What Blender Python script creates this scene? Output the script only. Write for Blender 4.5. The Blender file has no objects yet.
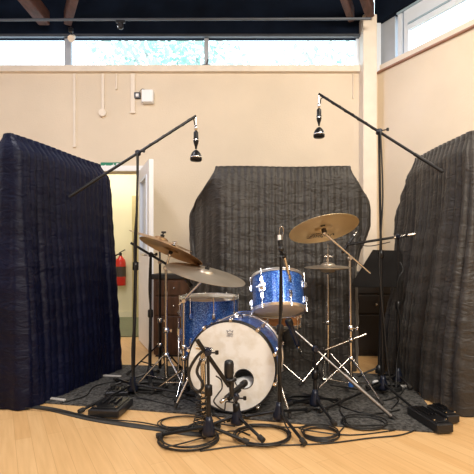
import bpy, math, random
from mathutils import Vector, Matrix, Quaternion
random.seed(7)
V = Vector
F, CX, HY, CH = 430.0, 237.0, 260.0, 0.93
sc = bpy.context.scene
COL = sc.collection

def P(px, py, d):
    return V(((px-CX)/F*d, d, CH+(HY-py)/F*d))
def G(px, d):                       # a point of the floor
    return V(((px-CX)/F*d, d, 0))

# ---------------------------------------------------------------- materials
def nodes(name):
    m = bpy.data.materials.new(name); m.use_nodes = True
    nt = m.node_tree; nt.nodes.clear()
    o = nt.nodes.new('ShaderNodeOutputMaterial')
    b = nt.nodes.new('ShaderNodeBsdfPrincipled')
    nt.links.new(b.outputs[0], o.inputs[0])
    return m, nt, b
def pm(name, col, rough=.6, metal=0, var=.12, vscale=6, bump=0, bscale=40, spec=.5, stretch=None, coat=0):
    m, nt, b = nodes(name)
    N, L = nt.nodes, nt.links
    tc = N.new('ShaderNodeTexCoord'); mp = N.new('ShaderNodeMapping')
    L.new(tc.outputs['Object'], mp.inputs[0])
    if stretch: mp.inputs['Scale'].default_value = stretch
    n = N.new('ShaderNodeTexNoise'); n.inputs['Scale'].default_value = vscale; n.inputs['Detail'].default_value = 5
    L.new(mp.outputs[0], n.inputs['Vector'])
    r = N.new('ShaderNodeValToRGB')
    r.color_ramp.elements[0].position = .3; r.color_ramp.elements[1].position = .7
    c0 = [max(0, c*(1-var)) for c in col]; c1 = [min(1, c*(1+var)) for c in col]
    r.color_ramp.elements[0].color = (*c0, 1); r.color_ramp.elements[1].color = (*c1, 1)
    L.new(n.outputs[0], r.inputs[0]); L.new(r.outputs[0], b.inputs['Base Color'])
    b.inputs['Roughness'].default_value = rough; b.inputs['Metallic'].default_value = metal
    b.inputs['Specular IOR Level'].default_value = spec
    if coat: b.inputs['Coat Weight'].default_value = coat; b.inputs['Coat Roughness'].default_value = .08
    if bump:
        n2 = N.new('ShaderNodeTexNoise'); n2.inputs['Scale'].default_value = bscale; n2.inputs['Detail'].default_value = 6
        L.new(mp.outputs[0], n2.inputs['Vector'])
        bp = N.new('ShaderNodeBump'); bp.inputs['Strength'].default_value = bump; bp.inputs['Distance'].default_value = .01
        L.new(n2.outputs[0], bp.inputs['Height']); L.new(bp.outputs[0], b.inputs['Normal'])
    return m
M = {}
M['wall'] = pm('wall_paint', (.73, .63, .50), .75, var=.05, vscale=1.6, bump=.25, bscale=60)
M['trim'] = pm('trim_paint', (.80, .72, .62), .55, var=.05, vscale=8)
M['white'] = pm('white_paint', (.85, .86, .88), .45, var=.03)
M['frame'] = pm('backlit_frame_paint', (.74, .82, .93), .45, var=.04)  # pale blue of the backlight put into the white frame colour
M['mull'] = pm('mullion_grey', (.42, .46, .52), .5, var=.06)
M['corr'] = pm('corridor_paint', (.86, .80, .60), .7, var=.04, vscale=2)
M['vinyl'] = pm('corridor_vinyl', (.13, .15, .09), .35, var=.15)
M['navy'] = pm('dark_fascia', (.006, .011, .024), .9, var=.4, vscale=3, spec=.1)
M['roof'] = pm('roof_deck', (.055, .018, .014), .7, var=.5, vscale=4, stretch=(1, 8, 1))
M['timber'] = pm('rafter_timber', (.085, .034, .024), .7, var=.4, vscale=6, stretch=(4, 1, 4), bump=.3)
M['rail'] = pm('rail_metal', (.10, .12, .15), .5, .4)
M['black'] = pm('black_plastic', (.012, .012, .014), .38, var=.3)
M['blackm'] = pm('black_metal', (.018, .018, .02), .32, .5, var=.3)
M['blue_black'] = pm('blue_black_plastic', (.010, .014, .030), .28, .2, var=.3)
M['rubber'] = pm('rubber', (.02, .018, .017), .75, var=.3)
M['cable'] = pm('cable_rubber', (.014, .014, .015), .42, var=.3)
M['chrome'] = pm('chrome', (.85, .84, .83), .17, 1, var=.05)
M['hoopchrome'] = pm('hoop_chrome', (.92, .91, .90), .28, .85, var=.05)
M['chrome2'] = pm('brushed_chrome', (.62, .60, .57), .17, 1, var=.12, vscale=20)
M['steel'] = pm('dark_steel', (.34, .33, .33), .3, .9, var=.2, vscale=20)
M['head'] = pm('coated_head', (.80, .75, .68), .6, var=.10, vscale=9)
M['head2'] = pm('clear_head', (.86, .76, .60), .35, var=.06, vscale=5)
M['maple'] = pm('maple_shell', (.45, .20, .07), .4, var=.25, vscale=8, stretch=(1, 1, 6))
M['darkwood'] = pm('dark_wood', (.075, .030, .014), .42, var=.45, vscale=5, stretch=(5, 5, 1))
M['blackwood'] = pm('near_black_wood', (.008, .005, .005), .6, var=.5, vscale=4)
M['bronze'] = pm('bronze', (.95, .74, .45), .42, .65, var=.10, vscale=5)
M['bronze_dark'] = pm('tarnished_bronze', (.50, .31, .16), .38, .85, var=.2, vscale=6)
M['bronze_grey'] = pm('worn_bronze', (.62, .53, .42), .40, .8, var=.16, vscale=5)
M['red'] = pm('red_paint', (.55, .02, .015), .3, var=.1)
M['green'] = pm('sign_green', (.02, .22, .13), .4, var=.05)
M['ink'] = pm('dark_ink', (.05, .035, .03), .5, var=.1)
M['greyink'] = pm('grey_ink', (.20, .20, .24), .5, var=.1)
M['tape'] = pm('blue_tape', (.03, .12, .40), .5, var=.1)
M['footwhite'] = pm('grey_white_steel', (.62, .60, .58), .4, .1)
M['strip'] = pm('grey_rubber_strip', (.045, .044, .042), .6, var=.2)
M['bark'] = pm('bark', (.55, .55, .54), .9, var=.2)
M['leaf'] = pm('pale_leaf', (.50, .74, .70), .6, var=.3, vscale=3)
M['matte'] = pm('matte_black', (.012, .011, .011), .85, spec=.1)
M['felt'] = pm('felt', (.02, .02, .02), .95)

def rug_mat():
    m = pm('rug_pile', (.10, .098, .096), .95, var=.75, vscale=55, bump=1, bscale=220, spec=.1)
    return m
M['rug'] = rug_mat()

def sparkle():
    m, nt, b = nodes('blue_sparkle_wrap'); N, L = nt.nodes, nt.links
    tc = N.new('ShaderNodeTexCoord')
    v = N.new('ShaderNodeTexVoronoi'); v.inputs['Scale'].default_value = 190
    L.new(tc.outputs['Object'], v.inputs['Vector'])
    sep = N.new('ShaderNodeSeparateColor'); L.new(v.outputs['Color'], sep.inputs[0])
    r = N.new('ShaderNodeValToRGB'); e = r.color_ramp.elements
    e[0].position = 0; e[0].color = (.008, .05, .36, 1)
    e[1].position = 1; e[1].color = (.22, .46, 1, 1)
    x = e.new(.6); x.color = (.03, .16, .66, 1)
    L.new(sep.outputs[0], r.inputs[0]); L.new(r.outputs[0], b.inputs['Base Color'])
    b.inputs['Metallic'].default_value = .45; b.inputs['Roughness'].default_value = .3
    b.inputs['Coat Weight'].default_value = .6; b.inputs['Coat Roughness'].default_value = .06
    bp = N.new('ShaderNodeBump'); bp.inputs['Strength'].default_value = .35; bp.inputs['Distance'].default_value = .002
    L.new(sep.outputs[1], bp.inputs['Height']); L.new(bp.outputs[0], b.inputs['Normal'])
    return m
M['sparkle'] = sparkle()

def fabric(name, col, col2, spec=.5, sheen=.15):
    m, nt, b = nodes(name); N, L = nt.nodes, nt.links
    tc = N.new('ShaderNodeTexCoord'); mp = N.new('ShaderNodeMapping')
    mp.inputs['Scale'].default_value = (1, 1, 2.2); L.new(tc.outputs['Object'], mp.inputs[0])
    n = N.new('ShaderNodeTexNoise'); n.inputs['Scale'].default_value = 9; n.inputs['Detail'].default_value = 8
    n.inputs['Distortion'].default_value = 1.5
    L.new(mp.outputs[0], n.inputs['Vector'])
    n3 = N.new('ShaderNodeTexNoise'); n3.inputs['Scale'].default_value = 2.2; L.new(tc.outputs['Object'], n3.inputs['Vector'])
    r = N.new('ShaderNodeValToRGB'); r.color_ramp.elements[0].position = .35; r.color_ramp.elements[1].position = .7
    r.color_ramp.elements[0].color = (*col, 1); r.color_ramp.elements[1].color = (*col2, 1)
    L.new(n3.outputs[0], r.inputs[0]); L.new(r.outputs[0], b.inputs['Base Color'])
    b.inputs['Roughness'].default_value = .5; b.inputs['Specular IOR Level'].default_value = spec
    b.inputs['Sheen Weight'].default_value = sheen
    bp = N.new('ShaderNodeBump'); bp.inputs['Strength'].default_value = .55; bp.inputs['Distance'].default_value = .02
    L.new(n.outputs[0], bp.inputs['Height']); L.new(bp.outputs[0], b.inputs['Normal'])
    return m
M['drape_grey'] = fabric('charcoal_quilt', (.015, .012, .010), (.030, .025, .021))
M['drape_blue_lit'] = fabric('blue_lit_quilt', (.001, .002, .014), (.003, .005, .026), .22, 0)  # blue light on the left blanket put into its navy tint
M['drape_grey2'] = fabric('grey_quilt', (.021, .018, .0165), (.038, .033, .030))

def floor_mat():
    m, nt, b = nodes('maple_boards'); N, L = nt.nodes, nt.links
    tc = N.new('ShaderNodeTexCoord'); mp = N.new('ShaderNodeMapping')
    mp.inputs['Rotation'].default_value = (0, 0, -math.radians(119)); L.new(tc.outputs['Object'], mp.inputs[0])
    br = N.new('ShaderNodeTexBrick'); L.new(mp.outputs[0], br.inputs['Vector'])
    br.inputs['Scale'].default_value = 1; br.inputs['Brick Width'].default_value = .95; br.inputs['Row Height'].default_value = .075
    br.inputs['Mortar Size'].default_value = .0011; br.inputs['Mortar Smooth'].default_value = .3
    br.inputs['Color1'].default_value = (.78, .485, .22, 1); br.inputs['Color2'].default_value = (.84, .55, .27, 1)
    br.inputs['Mortar'].default_value = (.62, .36, .15, 1); br.offset = .37
    mp2 = N.new('ShaderNodeMapping'); mp2.inputs['Scale'].default_value = (1.5, 22, 1); L.new(mp.outputs[0], mp2.inputs[0])
    n = N.new('ShaderNodeTexNoise'); n.inputs['Scale'].default_value = 2.4; n.inputs['Detail'].default_value = 6
    L.new(mp2.outputs[0], n.inputs['Vector'])
    r = N.new('ShaderNodeValToRGB'); r.color_ramp.elements[0].position = .3; r.color_ramp.elements[0].color = (.90, .87, .82, 1)
    r.color_ramp.elements[1].position = .65
    L.new(n.outputs[0], r.inputs[0])
    mx = N.new('ShaderNodeMix'); mx.data_type = 'RGBA'; mx.blend_type = 'MULTIPLY'; mx.inputs[0].default_value = 1
    L.new(br.outputs[0], mx.inputs[6]); L.new(r.outputs[0], mx.inputs[7]); L.new(mx.outputs[2], b.inputs['Base Color'])
    b.inputs['Roughness'].default_value = .38
    return m
M['floor'] = floor_mat()

def glass_mat():
    m, nt, b = nodes('window_glass'); N, L = nt.nodes, nt.links
    N.remove(b); o = [x for x in N if x.type == 'OUTPUT_MATERIAL'][0]
    t = N.new('ShaderNodeBsdfTransparent'); g = N.new('ShaderNodeBsdfGlossy'); g.inputs['Roughness'].default_value = .02
    t.inputs[0].default_value = (.95, .98, 1, 1)
    mx = N.new('ShaderNodeMixShader'); mx.inputs[0].default_value = .06
    L.new(t.outputs[0], mx.inputs[1]); L.new(g.outputs[0], mx.inputs[2]); L.new(mx.outputs[0], o.inputs[0])
    return m
M['glass'] = glass_mat()

# ---------------------------------------------------------------- mesh builder
def ortho(d):
    d = d.normalized(); a = V((0, 0, 1)) if abs(d.z) < .9 else V((1, 0, 0))
    u = d.cross(a).normalized(); return u, d.cross(u).normalized()
class MB:
    def __init__(s): s.v = []; s.f = []; s.flat = set()
    def add(s, vs, fs, flat=False):
        o = len(s.v); s.v += [V(x) for x in vs]
        for f in fs:
            if flat: s.flat.add(len(s.f))
            s.f.append([i+o for i in f])
        return s
    def box(s, c, size, rot=0, M3=None, bev=0):
        c = V(c); hx, hy, hz = [q/2 for q in size]
        R = M3 or Matrix.Rotation(rot, 3, 'Z')
        b = min(bev, hx*.9, hy*.9, hz*.9)
        if b <= 0:
            vs = [c+R@V((x*hx, y*hy, z*hz)) for z in (-1, 1) for x, y in ((-1, -1), (1, -1), (1, 1), (-1, 1))]
            return s.add(vs, [(3, 2, 1, 0), (4, 5, 6, 7), (0, 1, 5, 4), (1, 2, 6, 5), (2, 3, 7, 6), (3, 0, 4, 7)], True)
        rings = []
        for z, i in ((-hz, b), (-hz+b, 0), (hz-b, 0), (hz, b)):
            x, y = hx-i, hy-i
            cc = b
            rings.append([(x-cc, -y), (x, -y+cc), (x, y-cc), (x-cc, y), (-x+cc, y), (-x, y-cc), (-x, -y+cc), (-x+cc, -y)])
            rings[-1] = [c+R@V((px, py, z)) for px, py in rings[-1]]
        vs = sum(rings, []); fs = [tuple(range(7, -1, -1)), tuple(range(24, 32))]
        for k in range(3):
            for j in range(8):
                a = k*8+j; d = k*8+(j+1) % 8; fs.append((a, d, d+8, a+8))
        return s.add(vs, fs, True)
    def cyl(s, a, b, r, r2=None, n=14, cap=True):
        a, b = V(a), V(b); r2 = r if r2 is None else r2
        u, w = ortho(b-a); vs = []
        for p, q in ((a, r), (b, r2)):
            vs += [p+(u*math.cos(t)+w*math.sin(t))*q for t in [2*math.pi*i/n for i in range(n)]]
        fs = [(i, (i+1) % n, n+(i+1) % n, n+i) for i in range(n)]
        s.add(vs, fs)
        if cap: s.add(vs[:n], [tuple(range(n-1, -1, -1))], True); s.add(vs[n:], [tuple(range(n))], True)
        return s
    def lathe(s, prof, o, axis=(0, 0, 1), n=24, cap=True):     # prof = [(r, h)...]
        o = V(o); ax = V(axis).normalized(); u, w = ortho(ax); vs = []
        for r, h in prof:
            vs += [o+ax*h+(u*math.cos(2*math.pi*i/n)+w*math.sin(2*math.pi*i/n))*max(r, 1e-5) for i in range(n)]
        fs = []
        for k in range(len(prof)-1):
            for i in range(n):
                j = (i+1) % n; fs.append((k*n+i, k*n+j, (k+1)*n+j, (k+1)*n+i))
        s.add(vs, fs)
        if cap:
            if prof[0][0] > 1e-4: s.add(vs[:n], [tuple(range(n))], True)
            if prof[-1][0] > 1e-4: s.add(vs[-n:], [tuple(range(n))], True)
        return s
    def sph(s, c, r, n=10, sc3=(1, 1, 1)):
        c = V(c); vs = []; fs = []
        for k in range(n+1):
            t = math.pi*k/n
            for i in range(2*n):
                p = math.pi*i/n
                vs.append(c+V((math.sin(t)*math.cos(p)*sc3[0], math.sin(t)*math.sin(p)*sc3[1], math.cos(t)*sc3[2]))*r)
        m = 2*n
        for k in range(n):
            for i in range(m): fs.append((k*m+i, (k+1)*m+i, (k+1)*m+(i+1) % m, k*m+(i+1) % m))
        return s.add(vs, fs)
    def tube(s, pts, r, n=8, closed=False):
        pts = [V(p) for p in pts]; N = len(pts); vs = []; prev = None
        for i, p in enumerate(pts):
            if closed: d = pts[(i+1) % N]-pts[i-1]
            else: d = pts[min(i+1, N-1)]-pts[max(i-1, 0)]
            d.normalize()
            if prev is None: u, w = ortho(d)
            else:
                u = (prev-d*prev.dot(d)); u = u.normalized() if u.length > 1e-5 else ortho(d)[0]
                w = d.cross(u)
            prev = u
            q = r[i] if isinstance(r, (list, tuple)) else r
            vs += [p+(u*math.cos(2*math.pi*k/n)+w*math.sin(2*math.pi*k/n))*q for k in range(n)]
        fs = []
        for i in range(N if closed else N-1):
            j = (i+1) % N
            for k in range(n):
                l = (k+1) % n; fs.append((i*n+k, i*n+l, j*n+l, j*n+k))
        if not closed: fs += [tuple(range(n-1, -1, -1)), tuple(range((N-1)*n, N*n))]
        return s.add(vs, fs)
    def quad(s, a, b, c, d): return s.add([a, b, c, d], [(0, 1, 2, 3)], True)
    def slab(s, pts, t):                                      # polygon extruded by vector t
        n = len(pts); t = V(t); vs = [V(p) for p in pts]+[V(p)+t for p in pts]
        return s.add(vs, [tuple(range(n-1, -1, -1)), tuple(range(n, 2*n))]+[(i, (i+1) % n, n+(i+1) % n, n+i) for i in range(n)], True)
    def build(s, name, m, parent=None, loc=None, smooth=True):
        me = bpy.data.meshes.new(name)
        base = V(parent['_o']) if parent is not None else V(loc or (0, 0, 0))
        me.from_pydata([tuple(v-base) for v in s.v], [], s.f); me.validate(clean_customdata=False)
        me.materials.append(M[m] if isinstance(m, str) else m)
        if smooth and len(me.polygons) == len(s.f):
            for i, p in enumerate(me.polygons): p.use_smooth = i not in s.flat
        me.update()
        import bmesh
        bm = bmesh.new(); bm.from_mesh(me); bmesh.ops.recalc_face_normals(bm, faces=bm.faces); bm.to_mesh(me); bm.free()
        o = bpy.data.objects.new(name, me); COL.objects.link(o)
        o['_o'] = tuple(base)
        if parent is not None: o.parent = parent
        else: o.location = base
        return o
def cr(pts, k=8, closed=False):                               # Catmull-Rom
    pts = [V(p) for p in pts]; n = len(pts); out = []
    for i in range(n if closed else n-1):
        g = (lambda j: pts[j % n]) if closed else (lambda j: pts[max(0, min(n-1, j))])
        a, b, c, d = g(i-1), g(i), g(i+1), g(i+2)
        for q in range(k):
            t = q/k; out.append(.5*((2*b)+(c-a)*t+(2*a-5*b+4*c-d)*t*t+(3*b-a-3*c+d)*t**3))
    if not closed: out.append(pts[-1])
    return out
def tag(o, label, cat, group=None, kind=None):
    o['label'] = label; o['category'] = cat
    if group: o['group'] = group
    if kind: o['kind'] = kind
    return o
def thing(name, loc, label, cat, group=None):
    o = bpy.data.objects.new(name, None); COL.objects.link(o); o.location = V(loc); o['_o'] = tuple(V(loc))
    o.empty_display_size = .05
    return tag(o, label, cat, group)
def struct(mb, name, m, loc=None, parent=None, smooth=False):
    o = mb.build(name, m, parent, loc, smooth)
    if parent is None: o['kind'] = 'structure'
    return o
def text_mesh(name, body, size, mat_, origin, xdir, ydir, parent, depth=.0006, curve_r=None):
    cu = bpy.data.curves.new('t', 'FONT'); cu.body = body; cu.size = size; cu.align_x = 'CENTER'; cu.extrude = depth
    to = bpy.data.objects.new('t', cu); COL.objects.link(to)
    dg = bpy.context.evaluated_depsgraph_get(); me = bpy.data.meshes.new_from_object(to.evaluated_get(dg))
    bpy.data.objects.remove(to); x = V(xdir).normalized(); y = V(ydir).normalized(); z = x.cross(y)
    mb = MB(); vs = []
    for v in me.vertices:
        c = v.co
        if curve_r:
            a = c.x/curve_r; rr = curve_r-c.y
            q = x*(math.sin(a)*rr)+y*(curve_r-math.cos(a)*rr)
        else: q = x*c.x+y*c.y
        vs.append(V(origin)+q+z*c.z)
    mb.add(vs, [tuple(p.vertices) for p in me.polygons], True)
    bpy.data.meshes.remove(me)
    return mb.build(name, mat_, parent)

# ---------------------------------------------------------------- room shell
YB = 5.0
SILL, WTOP, FAS = 3.14, 3.51, 3.86
ux, uy = .5007, -.8656                                        # right wall runs back toward the camera
RC = V((1.635, YB, 0)); RD = V((ux, uy, 0)); RN = V((uy, -ux, 0))*-1   # RN points outside
struct(MB().box((0, 2.5, -.05), (20, 17, .1)), 'floor', 'floor')
# back wall with a doorway
DX0, DX1, DZ = -1.95, -1.13, 1.965
w = MB()
w.box(((-5.2+DX0)/2, YB+.1, SILL/2), (DX0+5.2, .2, SILL)); w.box(((DX1+1.66)/2, YB+.1, SILL/2), (1.66-DX1, .2, SILL))
w.box(((DX0+DX1)/2, YB+.1, (DZ+SILL)/2), (DX1-DX0, .2, SILL-DZ))
struct(w, 'wall_back', 'wall')
struct(MB().box((-1.57, YB+.03, (FAS+WTOP)/2+.12), (6.3, .06, FAS-WTOP+.24)), 'trim_21', 'navy')
struct(MB().box((-1.8, YB-.015, SILL-.0), (6.75, .07, .07)), 'trim_1', 'trim')
struct(MB().box((-1.8, YB-.02, WTOP+.015), (6.9, .04, .03)), 'trim_2', 'rail')
# left and rear walls
w = MB().box((-4.6, -1.0, 2.05), (.2, 12.4, 4.1)); struct(w, 'wall_left', 'wall')
struct(MB().box((1.5, -5.1, 2.05), (13, .2, 4.1)), 'wall_rear', 'wall')
# right wall: solid below the sill, white panel above the window
def rw(t0, t1, z0, z1, off=.08, th=.16):
    c = RC+RD*((t0+t1)/2)+RN*off; c.z = (z0+z1)/2
    return c, (t1-t0, th, z1-z0), math.atan2(uy, ux)
RL = 11.6
b = MB(); b.box(*rw(0, RL, 0, SILL)); struct(b, 'wall_right', 'wall')
GT = 3.42
b = MB(); b.box(*rw(.42, RL, GT, 3.66, .03, .05)); b.box(*rw(.28, .33, SILL, 3.66, .03, .05)); b.box(*rw(.36, .42, SILL, 3.66, .03, .05))
WF = b
b = MB(); b.box(*rw(.02, .23, SILL, 3.66, .07, .1)); struct(b, 'trim_3', 'mull')
b = MB(); b.box(*rw(.0, RL, SILL-.035, SILL+.03, .02, .08)); struct(b, 'trim_4', 'trim')
b = MB(); b.box(*rw(.0, RL, SILL-.05, SILL-.035, -.012, .05)); struct(b, 'trim_5', pm('brown_sill_bead', (.36, .20, .15), .6))  # thin brown bead along the lower edge of the sill
b = MB(); b.box(*rw(.0, RL, 3.66, FAS+.3, .05, .2)); struct(b, 'trim_20', 'navy')
b = MB(); b.box(*rw(.42, RL, 3.47, 3.485, 0, .02)); b.box(*rw(.28, RL, 3.64, 3.66, -.0, .03)); b.box(*rw(.33, .36, SILL, 3.66, .05, .03))
struct(b, 'trim_6', pm('frame_bead', (.36, .50, .62), .5))
b = MB(); b.box(*rw(.23, .28, SILL, 3.66, .04, .01)); b.box(*rw(.42, RL, SILL, GT, .04, .01)); w2 = struct(b, 'window_2', 'glass'); w2['_o'] = (0, 0, 0); WF.build('window_frame', 'frame', w2, smooth=False)
# column in the corner
cxx = (368.5-CX)/F*(YB-.06)
struct(MB().box((cxx-.012, YB-.07, 1.85), (.155, .18, 3.70), bev=.006), 'trim_19', 'trim')
struct(MB().box((1.632, YB-.0, 3.4), (.05, .1, .6)), 'trim_7', 'frame')
# back window
b = MB(); b.quad((-5.2, YB+.04, SILL), (1.41, YB+.04, SILL), (1.41, YB+.04, WTOP), (-5.2, YB+.04, WTOP)); struct(b, 'window_1', 'glass')
for i, (px, wd) in enumerate(((68.5, .075), (206.5, .05), (-70, .06))):
    x = (px-CX)/F*(YB+.03)
    o = struct(MB().box((x, YB+.03, (SILL+WTOP)/2), (wd, .05, WTOP-SILL)), 'trim_%d' % (8+i), 'mull')
x0, x1 = (356.5-CX)/F*YB, (363-CX)/F*YB
struct(MB().box(((x0+x1)/2+.02, YB+.06, (SILL+WTOP)/2), (x1-x0+.04, .1, WTOP-SILL)), 'trim_11', 'frame')
# ceiling
struct(MB().slab([V((-4.7, 5.06, FAS+.24)), V((-4.7, -5.1, FAS+.24)), V((7.5, -5.1, FAS+.24)), V((1.66, 5.06, FAS+.24))], (0, 0, .1)), 'ceiling', 'roof')
def rafter(a, b_, w_, h_, label):
    a, b_ = V(a), V(b_); d = b_-a; L_ = d.length; c = (a+b_)/2
    R = d.to_track_quat('X', 'Z').to_matrix()
    o = MB().box(c, (L_, w_, h_), M3=R, bev=.008).build('trim_14', 'timber', loc=(a.x, a.y, a.z))
    return o
rb = [(P(47, 28, 4.95), (-1.0, .30), .13, .17), (P(70, 26, 4.95), (.16, 1), .08, .17),
      (P(351, 16, 4.9), (-.13, 1), .07, .17), (P(368, 14, 4.88), (-.12, 1), .09, .17)]
dirs = [V((0, -1, .0)), V((.54, -1, .0)), V((-.47, -1, 0)), V((-.50, -1, 0))]
offs = [3.5, 3.5, 3.5, 3.5]
for i, (a, _, w_, h_) in enumerate(rb):
    a = V(a); a.z = WTOP+.16 if i < 2 else WTOP+.2
    a.y = YB-.12 if i != 3 else YB-.2
    rafter(a, a+dirs[i].normalized()*5.5, w_, .16, '')['kind'] = 'structure'
struct(MB().cyl((-4.4, YB-.35, 3.52), (1.45, YB-.35, 3.54), .014), 'trim_12', 'rail')
p = P(72, 37, YB-.12); o = thing('rail_spotlight', p, 'small pale spotlight clamped on the ceiling rail above the left mullion', 'light')
MB().cyl(p+V((0, -.03, -.035)), p+V((0, .03, .02)), .038, .03, n=16).build('lamp_housing', 'trim', o)
MB().cyl(p+V((0, 0, 0)), P(71, 27, YB-.2), .012).box(P(71, 30, YB-.2), (.05, .04, .05), bev=.006).build('clamp', 'blackm', o)
p = P(120.5, 26, YB-.36); o = thing('rail_clamp', p, 'dark clamp fixed on the ceiling rail right of the spotlight', 'clamp')
MB().box(p, (.06, .04, .07), bev=.01).box(p+V((0, 0, .045)), (.10, .03, .03), bev=.005).build('body', 'black', o)
MB().cyl(p+V((-.02, -.02, -.02)), p+V((-.02, -.05, -.02)), .006).build('screw', 'chrome2', o)
p = P(206.5, 66, YB-.02); o = thing('window_latch', p, 'small dark latch at the foot of the middle window mullion', 'latch')
MB().box(p+V((0, 0, -.005)), (.10, .05, .03), bev=.004).build('plate', 'ink', o)
MB().cyl(p+V((0, -.02, 0)), p+V((.02, -.02, .07)), .009).build('lever', 'ink', o)
# door architrave, corridor
b = MB(); b.box(((DX0+DX1)/2, YB-.012, DZ+.025), (DX1-DX0+.1, .05, .06)); b.box((DX1+.02, YB-.012, DZ/2), (.05, .05, DZ)); b.box((DX0-.02, YB-.012, DZ/2), (.05, .05, DZ))
struct(b, 'trim_13', 'white')
struct(MB().box((-1.9, 7.0, 1.3), (3.2, .12, 2.6)).box((-.55, 6.1, 1.3), (.12, 1.8, 2.6)).box((-3.5, 6.1, 1.3), (.12, 1.8, 2.6)), 'wall_corridor', 'corr')
struct(MB().box((-2.0, 6.1, 2.65), (3.0, 2.0, .1)), 'ceiling_corridor', 'white')
struct(MB().box((-2.0, 6.06, .006), (2.9, 1.75, .012)), 'floor_corridor', 'vinyl')
struct(MB().box((-2.0, 6.925, .05), (2.85, .03, .10)), 'baseboard_corridor', 'corr')
x = (137-CX)/F*6.9
b = MB(); b.box((x, 6.915, .98), (.16, .05, 1.96)); struct(b, 'door_2', pm('corridor_door', (.60, .50, .27), .6))
# door leaf
hinge = V((-1.115, YB-.03, 0)); tip = V((-.865, 4.34, 0)); dd = (tip-hinge); Ld = dd.length; ang = math.atan2(dd.y, dd.x)
door = bpy.data.objects.new('door_1', None); COL.objects.link(door); door.location = hinge; door['_o'] = tuple(hinge); door['kind'] = 'structure'
R = Matrix.Rotation(ang, 3, 'Z')
def dl(x, y, z): return hinge+R@V((x, y, z))
b = MB(); T = .044
for (x0_, x1_, z0_, z1_) in ((0, .13, .01, 1.95), (Ld-.13, Ld, .01, 1.95), (.13, Ld-.13, .01, 1.0), (.13, Ld-.13, 1.82, 1.95)):
    b.box(dl((x0_+x1_)/2, 0, (z0_+z1_)/2), (x1_-x0_, T, z1_-z0_), ang)
leaf = b.build('door_leaf', 'white', door)
b = MB()
for (x0_, x1_, z0_, z1_) in ((.13, .16, 1.0, 1.82), (Ld-.16, Ld-.13, 1.0, 1.82), (.16, Ld-.16, 1.0, 1.03), (.16, Ld-.16, 1.79, 1.82)):
    b.box(dl((x0_+x1_)/2, 0, (z0_+z1_)/2), (x1_-x0_, T+.02, z1_-z0_), ang)
b.build('glazing_bead', 'frame', leaf)
MB().box(dl(Ld/2, 0, 1.41), (Ld-.3, .008, .80), ang).build('vision_panel', pm('frosted_panel', (.55, .60, .66), .3), leaf)
b = MB()
for sgn in (-1, 1): b.cyl(dl(Ld-.06, 0, .98), dl(Ld-.06, sgn*.06, .98), .010); b.cyl(dl(Ld-.06, sgn*.06, .98), dl(Ld-.17, sgn*.06, .98), .008)
b.build('door_handle', 'chrome2', door)

# wall furniture
def wp(px, py, off=.0): return P(px, py, YB-off)
def conduit(px, y0, y1, r, lab, endbox=False, nm='wall_conduit'):
    a, c = wp(px, y0, .03), wp(px, y1, .03)
    o = thing(nm, c, lab, 'conduit', None)
    MB().box(((a.x+c.x)/2, YB-.012, (a.z+c.z)/2), (r*2, .022, abs(a.z-c.z)), bev=.003).build('trunking', 'trim', o)
    if endbox: MB().cyl((c.x, YB, c.z-.02), (c.x, YB-.045, c.z-.02), .042, n=20).build('round_box', 'trim', o)
    else: MB().box((c.x, YB-.014, c.z), (r*2.4, .028, .02)).build('end_cap', 'trim', o)
conduit(74, 73, 146, .014, 'cream trunking running down the wall behind the navy-tinted drape')
conduit(102.5, 73, 111, .016, 'cream trunking ending in a round box on the back wall', True)
conduit(116, 73, 88, .008, 'shortest thin cream cable drop below the window sill')
conduit(132.5, 73, 112, .026, 'widest cream trunking beside the black switch on the back wall')
conduit(353.5, 73, 97, .004, 'thin wire hanging below the sill beside the corner pilaster')
p = wp(137.5, 96); o = thing('light_switch', p, 'small black square switch plate beside the wide trunking', 'switch')
MB().box((p.x, YB-.012, p.z), (.075, .024, .075), bev=.004).build('plate', 'black', o)
MB().box((p.x+.003, YB-.027, p.z), (.034, .012, .036), bev=.003).build('rocker', 'white', o)
p = wp(148.5, 98); o = thing('junction_box', p, 'grey white square box mounted on the back wall beside the switch', 'electrical box')
MB().box((p.x, YB-.033, p.z), (.135, .072, .15), bev=.008).build('housing', 'white', o)
MB().box((p.x, YB-.073, p.z+.0), (.125, .008, .14), bev=.003).build('cover', 'white', o)
MB().tube(cr([wp(139, 93, .02), wp(142, 89, .03), wp(147, 90.5, .03)], 6), .003).build('wire', 'ink', o)
# exit sign
p = wp(113, 166.5); o = thing('exit_sign', p, 'green exit sign above the doorway, half hidden by the navy-tinted drape', 'sign')
MB().box((p.x-.02, YB-.012, p.z), (.235, .02, .088), bev=.003).build('sign_plate', 'green', o)
b = MB(); q = lambda a, c: V((p.x+a, YB-.0235, p.z+c))
b.box(q(.062, 0), (.036, .002, .062)); b.sph(q(.012, .022), .007, 6)                 # doorway, running figure's head
b.slab([q(.016, .014), q(.004, .014), q(-.004, -.008), q(.006, -.01)], (0, -.002, 0))
for l in (((.000, -.008), (-.012, -.02), (-.026, -.02)), ((.004, -.008), (.014, -.018), (.012, -.034)), ((.008, .012), (.022, .006), (.03, .012)), ((.004, .012), (-.01, .008), (-.014, -.002))):
    b.tube([q(*a) for a in l], .003, 6)
b.slab([q(-.10, .0), q(-.078, .018), q(-.078, -.018)], (0, -.002, 0)); b.box(q(-.058, 0), (.04, .002, .012))
b.build('pictogram', 'white', o)
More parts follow.
